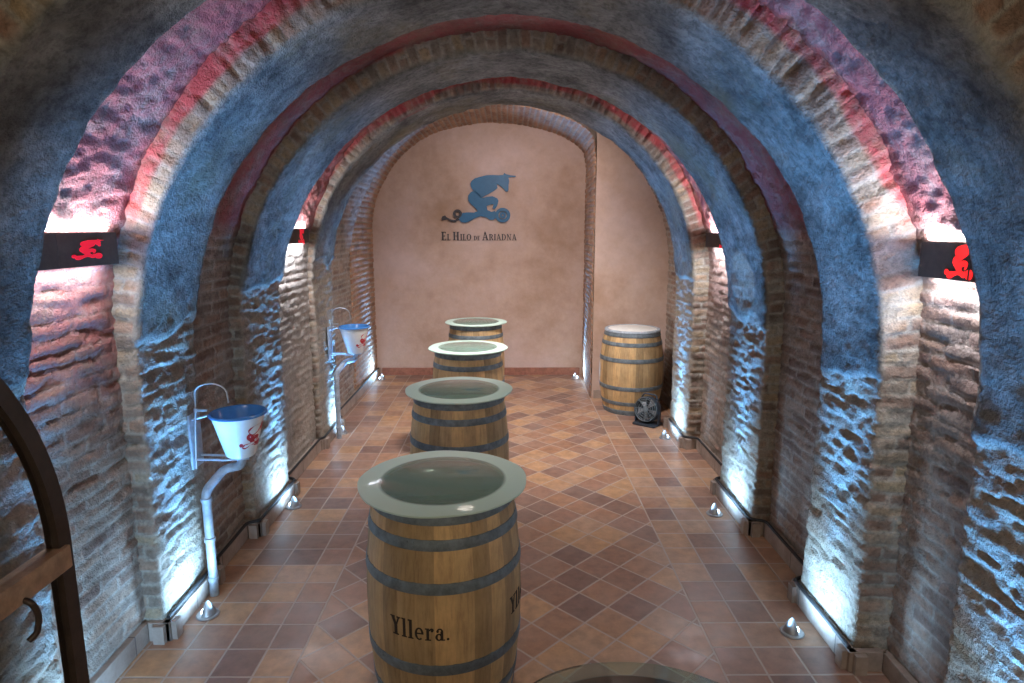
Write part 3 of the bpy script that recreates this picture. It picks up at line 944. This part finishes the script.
UL = [(-1, -1.585, 3.06), (-1, -1.575, 4.39), (-1, -1.66, 6.1), (-1, -1.72, 8.42),
      (1, 1.43, 2.89), (1, 1.475, 4.25), (1, 1.53, 5.93), (1, .92, 8.46), (-1, -1.46, 1.98), (1, 1.47, 1.60)]
ulab = ['floor spotlight at the foot of the left pier, nearest fully seen on the left', 'floor spotlight on the left just past the first basin',
        'floor spotlight on the left beside the second basin pipe', 'floor spotlight in the far left corner by the back wall',
        'floor spotlight at the foot of the right pier, nearest the camera on the right', 'floor spotlight second along the right wall',
        'floor spotlight on the right beside the black floor fan', 'floor spotlight at the far brick jamb right of the emblem wall',
        'floor spotlight out of view before the left wall', 'floor spotlight out of view before the right wall']
u0 = None
for i, (sd, x, y) in enumerate(UL):
    rz = 0 if sd > 0 else PI
    if i < 8:
        if u0 is None: u0 = make_uplight(ulab[0], (x, y, 0), rz)
        else: dup(u0, (x, y, 0), rz, ulab[i])
    far = 1.0 if i not in (3, 7) else 1.1
    l = bpy.data.lights.new('uplight_beam', 'SPOT'); l.energy = (430 if i < 8 else 360) * far; l.color = UPC
    l.spot_size = math.radians(40); l.spot_blend = 1.0; l.shadow_soft_size = .09
    o = bpy.data.objects.new('uplight_beam', l); link(o)
    o.location = (x - sd * .0, y, .10)
    d = Vector((sd * .03, (-.3 if i in (3, 7) else 0.0) if i < 8 else (.35 if i == 9 else .25), 1.0)); o.rotation_euler = d.to_track_quat('-Z', 'Y').to_euler()
    l = bpy.data.lights.new('uplight_glow', 'SPOT'); l.energy = (34 if i < 8 else (40 if i == 8 else 30)) * far; l.color = (.34, .64, 1.0)
    l.spot_size = math.radians(128); l.spot_blend = .8; l.shadow_soft_size = .08
    o = bpy.data.objects.new('uplight_glow', l); link(o)
    o.location = (x - sd * .06, y, .12)
    d = Vector((sd * 1.0, (-.7 if i in (3, 7) else 0.0) if i < 8 else (.9 if i == 8 else .4), .55)); o.rotation_euler = d.to_track_quat('-Z', 'Y').to_euler()

# ------------------------------------------------------------------ wash basins on the left wall
def make_basin(label, loc, s=1.0, wall=-.24):
    """loc: rim centre on plan, z = 0 floor. wall: local x of the wall"""
    root = thing('wash_basin', label, 'basin', loc, 0, 'conical enamel wash basins on the left wall')
    zr = 1.03
    bm = bmesh.new()
    lathe(bm, [(0, zr - .245), (.068, zr - .245), (.077, zr - .235), (.137, zr - .012), (.143, zr - .008)], 48)
    from_bm('bowl', bm, M['enamel'], root)
    bm = bmesh.new()
    lathe(bm, [(0, zr - .22), (.064, zr - .22), (.071, zr - .205), (.127, zr - .012), (.133, zr), (.143, zr + .003), (.149, zr - .003), (.149, zr - .011), (.142, zr - .013)], 48)
    from_bm('blue_lining', bm, M['enamel_blue'], root)
    # red motif on the flank facing the room
    bm = bmesh.new()
    sc = .2 / 640.
    for P_ in (EMB['torso'], EMB['legs'], ell(535, 430, 62, 62, 18), ell(150, 418, 36, 36, 12)):
        pp = []
        n = len(P_)
        for i in range(n):
            pp.append(((P_[i][0] - 320) * sc, -(P_[i][1] - 285) * sc))
        def f(u, v, k):
            z = zr - .12 + v
            r = .077 + (.137 - .077) * (z - (zr - .235)) / .223 + .0012 - k
            a = math.radians(-36) + u / .107
            return Vector((r * math.cos(a), r * math.sin(a), z))
        prism(bm, pp, f, .002)
    from_bm('red_motif', bm, M['red_paint'], root, smooth=False)
    # bracket to the wall
    bm = bmesh.new()
    box(bm, (wall + .008, -.02, zr - .15), (.012, .12, .30), bev=.002)
    tube(bm, smooth_path([(wall + .01, -.05, zr - .25), (-.06, -.05, zr - .255), (.055, -.03, zr - .252)], 4, .02), .007, 8)
    tube(bm, smooth_path([(wall + .01, .02, zr - .25), (-.06, .02, zr - .255), (.055, .02, zr - .252)], 4, .02), .007, 8)
    tube(bm, [(wall + .01, -.05, zr - .03), (-.15, -.04, zr - .01)], .006, 8)
    from_bm('bracket', bm, M['pipe'], root)
    # swan neck tap
    bm = bmesh.new()
    pts = [(wall + .02, -.06, zr - .30), (wall + .035, -.07, zr - .1), (wall + .05, -.07, zr + .06)]
    pts += [(wall + .05 + .085 * (1 - math.cos(a)), -.07, zr + .12 + .055 * math.sin(a)) for a in np.linspace(.0, PI * .95, 12)]
    pts.append((wall + .225, -.07, zr + .07))
    tube(bm, pts, .0045, 8)
    tp = from_bm('tap', bm, M['steel'], root)
    bm = bmesh.new(); box(bm, (wall + .085, -.07, zr + .03), (.05, .012, .012), bev=.002)
    lathe(bm, [(0, 0), (.012, 0), (.012, .02), (0, .02)], 12, c=(wall + .05, -.07, zr + .02))
    from_bm('tap_handle', bm, M['steel'], tp)
    # drain pipe: down from the bowl, back to the wall, down to the floor
    bm = bmesh.new()
    tube(bm, smooth_path([(0, 0, zr - .242), (0, 0, zr - .305), (-.10, .0, zr - .325), (wall + .068, -.08, zr - .42), (wall + .068, -.08, .0)], 6, .035), .024, 16)
    for zz in (.33, .10, .56): lathe(bm, [(.024, -.012), (.029, -.010), (.029, .010), (.024, .012)], 16, c=(wall + .068, -.08, zz))
    from_bm('drain_pipe', bm, M['pipe'], root)
    bm = bmesh.new(); lathe(bm, [(0, 0), (.018, 0), (.022, .03), (0, .03)], 16, c=(0, 0, zr - .27))
    from_bm('drain_collar', bm, M['steel'], root)
    return root
bs = make_basin('white enamel basin with blue inside and red figure, nearer on the left wall', (-1.463, 3.33, 0))
b2 = dup(bs, (-1.475, 6.03, 0), 0, 'white enamel basin with blue rim farther down the left wall')
for ch in b2.children: pass
b2.scale = (1, 1, 1.06)

# ------------------------------------------------------------------ floor fan beside the free-standing barrel
def make_fan():
    root = thing('floor_fan', 'small black round drum fan on the floor beside the free-standing barrel', 'fan', (1.455, 6.38, 0), math.radians(-128))
    # local +x = blowing direction
    R0 = Matrix.Rotation(PI / 2 - .18, 3, 'Y')
    c = Vector((0, 0, .165))
    bm = bmesh.new()
    lathe(bm, [(.118, .055), (.128, .06), (.133, .045), (.133, -.03), (.115, -.06), (.07, -.085), (.0, -.09), (0, -.08), (.065, -.075), (.105, -.052), (.12, -.028), (.12, .045)], 40, c, R0, close=False)
    from_bm('casing', bm, M['black'], root)
    bm = bmesh.new()
    for r in (.03, .055, .08, .105, .122):
        for a in range(1):
            pts = [c + R0 @ Vector((r * math.cos(t), r * math.sin(t), .058)) for t in np.linspace(0, 2 * PI, 33)]
            tube(bm, pts, .0032, 6, cap=False)
    for k in range(8):
        a = k * PI / 4
        tube(bm, [c + R0 @ Vector((.02 * math.cos(a), .02 * math.sin(a), .06)), c + R0 @ Vector((.124 * math.cos(a), .124 * math.sin(a), .056))], .003, 6)
    lathe(bm, [(0, .064), (.022, .062), (.024, .054), (0, .054)], 16, c, R0)
    gr = from_bm('grille', bm, M['hoop'], root)
    bm = bmesh.new()
    for k in range(5):
        a = k * 2 * PI / 5
        vs = []
        for (r, w, z) in ((.02, -.25, .02), (.11, -.35, .0), (.115, .3, .03), (.02, .3, .035)):
            vs.append(bm.verts.new(c + R0 @ Vector((r * math.cos(a + w), r * math.sin(a + w), z))))
        f = bm.faces.new(vs)
        e = bmesh.ops.extrude_face_region(bm, geom=[f])
        for v in e['geom']:
            if isinstance(v, bmesh.types.BMVert): v.co += R0 @ Vector((0, 0, .003))
    from_bm('blades', bm, M['steel'], root)
    bm = bmesh.new()
    box(bm, (0, 0, .012), (.2, .25, .024), bev=.006)
    for sgn in (-1, 1): box(bm, (0, sgn * .128, .09), (.06, .014, .16), bev=.004)
    from_bm('base', bm, M['black'], root)
    bm = bmesh.new()
    tube(bm, smooth_path([(-.03, -.09, .26), (-.04, -.07, .315), (-.04, .07, .315), (-.03, .09, .26)], 5, .03), .009, 8)
    from_bm('carry_handle', bm, M['black'], root)
make_fan()

# ------------------------------------------------------------------ glazed door leaf at the left foreground
def make_door():
    root = bpy.data.objects.new('door_1', None); link(root); root.location = (-1.42, 1.9, 0); tag(root, kind='structure')
    root['label'] = 'arched brown metal framed glass door leaf standing open at the left'
    R = 1.0; zs = 1.02
    # local y from -1 (tall side) to 0 (low side); x thickness
    def arc(r, n=28): return [(-R + r * math.cos(a), zs + r * math.sin(a)) for a in np.linspace(0, PI / 2, n)]
    w = .055; t = .045
    def strip(outer, inner, bm):
        n = len(outer)
        V = []
        for (a, b) in zip(outer, inner):
            V.append([bm.verts.new((sx * t / 2, p[0], p[1])) for p, sx in ((a, -1), (a, 1), (b, 1), (b, -1))])
        for A, B in zip(V[:-1], V[1:]):
            for k in range(4): bm.faces.new((A[k], A[(k + 1) % 4], B[(k + 1) % 4], B[k]))
        bm.faces.new(V[0][::-1]); bm.faces.new(V[-1])
    bm = bmesh.new()
    outer = [(0, .01)] + [(0, zs * k / 6) for k in range(1, 6)] + arc(R)
    inner = [(-w, .01)] + [(-w, zs * k / 6) for k in range(1, 6)] + arc(R - w)
    strip(outer, inner, bm)
    box(bm, (0, -R + w / 2, (zs + R) / 2), (t, w, zs + R - .02), bev=.003)
    box(bm, (0, -R / 2, .05), (t, R - w, .09), bev=.003)
    from_bm('frame', bm, M['iron'], root)
    bm = bmesh.new(); box(bm, (.004, -R / 2 - .01, .985), (t + .02, R - .03, .075), bev=.004)
    from_bm('cross_rail', bm, M['rail'], root)
    bm = bmesh.new()
    pane = [(-.04, .08), (-.04, .5), (-.04, zs)] + [(-R + (R - .04) * math.cos(a), zs + (R - .04) * math.sin(a)) for a in np.linspace(.05, PI / 2, 24)] + [(-R + .03, .08)]
    prism(bm, pane, lambda u, v, k: Vector((-.003 + k, u, v)), .006)
    from_bm('glass_pane', bm, M['clear_glass'], root, smooth=False)
    bm = bmesh.new()
    tube(bm, smooth_path([(.02, -.23, .96), (.055, -.23, .95), (.06, -.215, .90), (.055, -.225, .85), (.04, -.24, .835)], 5, .03), .009, 10)
    from_bm('door_handle', bm, M['iron'], root)
make_door()

# ------------------------------------------------------------------ general light
def area(name, loc, rot, size, e, col, sy=None):
    l = bpy.data.lights.new(name, 'AREA'); l.energy = e; l.color = col; l.size = size
    if sy: l.shape = 'RECTANGLE'; l.size_y = sy
    o = bpy.data.objects.new(name, l); link(o); o.location = loc; o.rotation_euler = rot
    return o
area('front_fill_light', (0.1, -1.3, 2.3), (math.radians(68), 0, 0), 1.6, 28, (1., .82, .6), 1.2)  # added warm fill from behind the camera, no known lamp there
def pspot(name, loc, target, e, col, size=90, soft=.15):
    l = bpy.data.lights.new(name, 'SPOT'); l.energy = e; l.color = col; l.spot_size = math.radians(size); l.spot_blend = 1; l.shadow_soft_size = soft
    o = bpy.data.objects.new(name, l); link(o); o.location = loc
    o.rotation_euler = (Vector(target) - Vector(loc)).to_track_quat('-Z', 'Y').to_euler()
pspot('ceiling_lamp_far', (0.2, 6.6, 3.1), (.1, 8.7, 1.2), 95, (1., .84, .80), 150)
pspot('near_fill_spot', (0.0, 3.62, 2.98), (-.05, 3.2, 0), 60, (1., .88, .78), 85)  # unseen spot added to brighten the near glass tops and floor
pspot('mid_fill_spot', (0.1, 5.1, 3.2), (.0, 6.7, 0), 430, (1., .91, .88), 105)  # unseen spot added as fill for the far floor

# ------------------------------------------------------------------ camera and world
cam = bpy.data.cameras.new('camera'); co = bpy.data.objects.new('camera', cam); link(co)
cam.sensor_width = 36.; cam.lens = 635 / 1024 * 36; cam.clip_start = .02
pitch = math.atan(111.5 / 635); yaw = math.atan(4 / 635.)
co.location = (0, 0, 2.0); co.rotation_euler = (PI / 2 - pitch, 0, -yaw)
S.camera = co
w = bpy.data.worlds.new('world'); S.world = w; w.use_nodes = True
bg = w.node_tree.nodes['Background']; bg.inputs[0].default_value = (.9, .88, .85, 1); bg.inputs[1].default_value = .28
S.view_settings.view_transform = 'Standard'; S.view_settings.look = 'None'
S.view_settings.gamma = 1; S.view_settings.exposure = 0.12
S.view_settings.use_curve_mapping = False
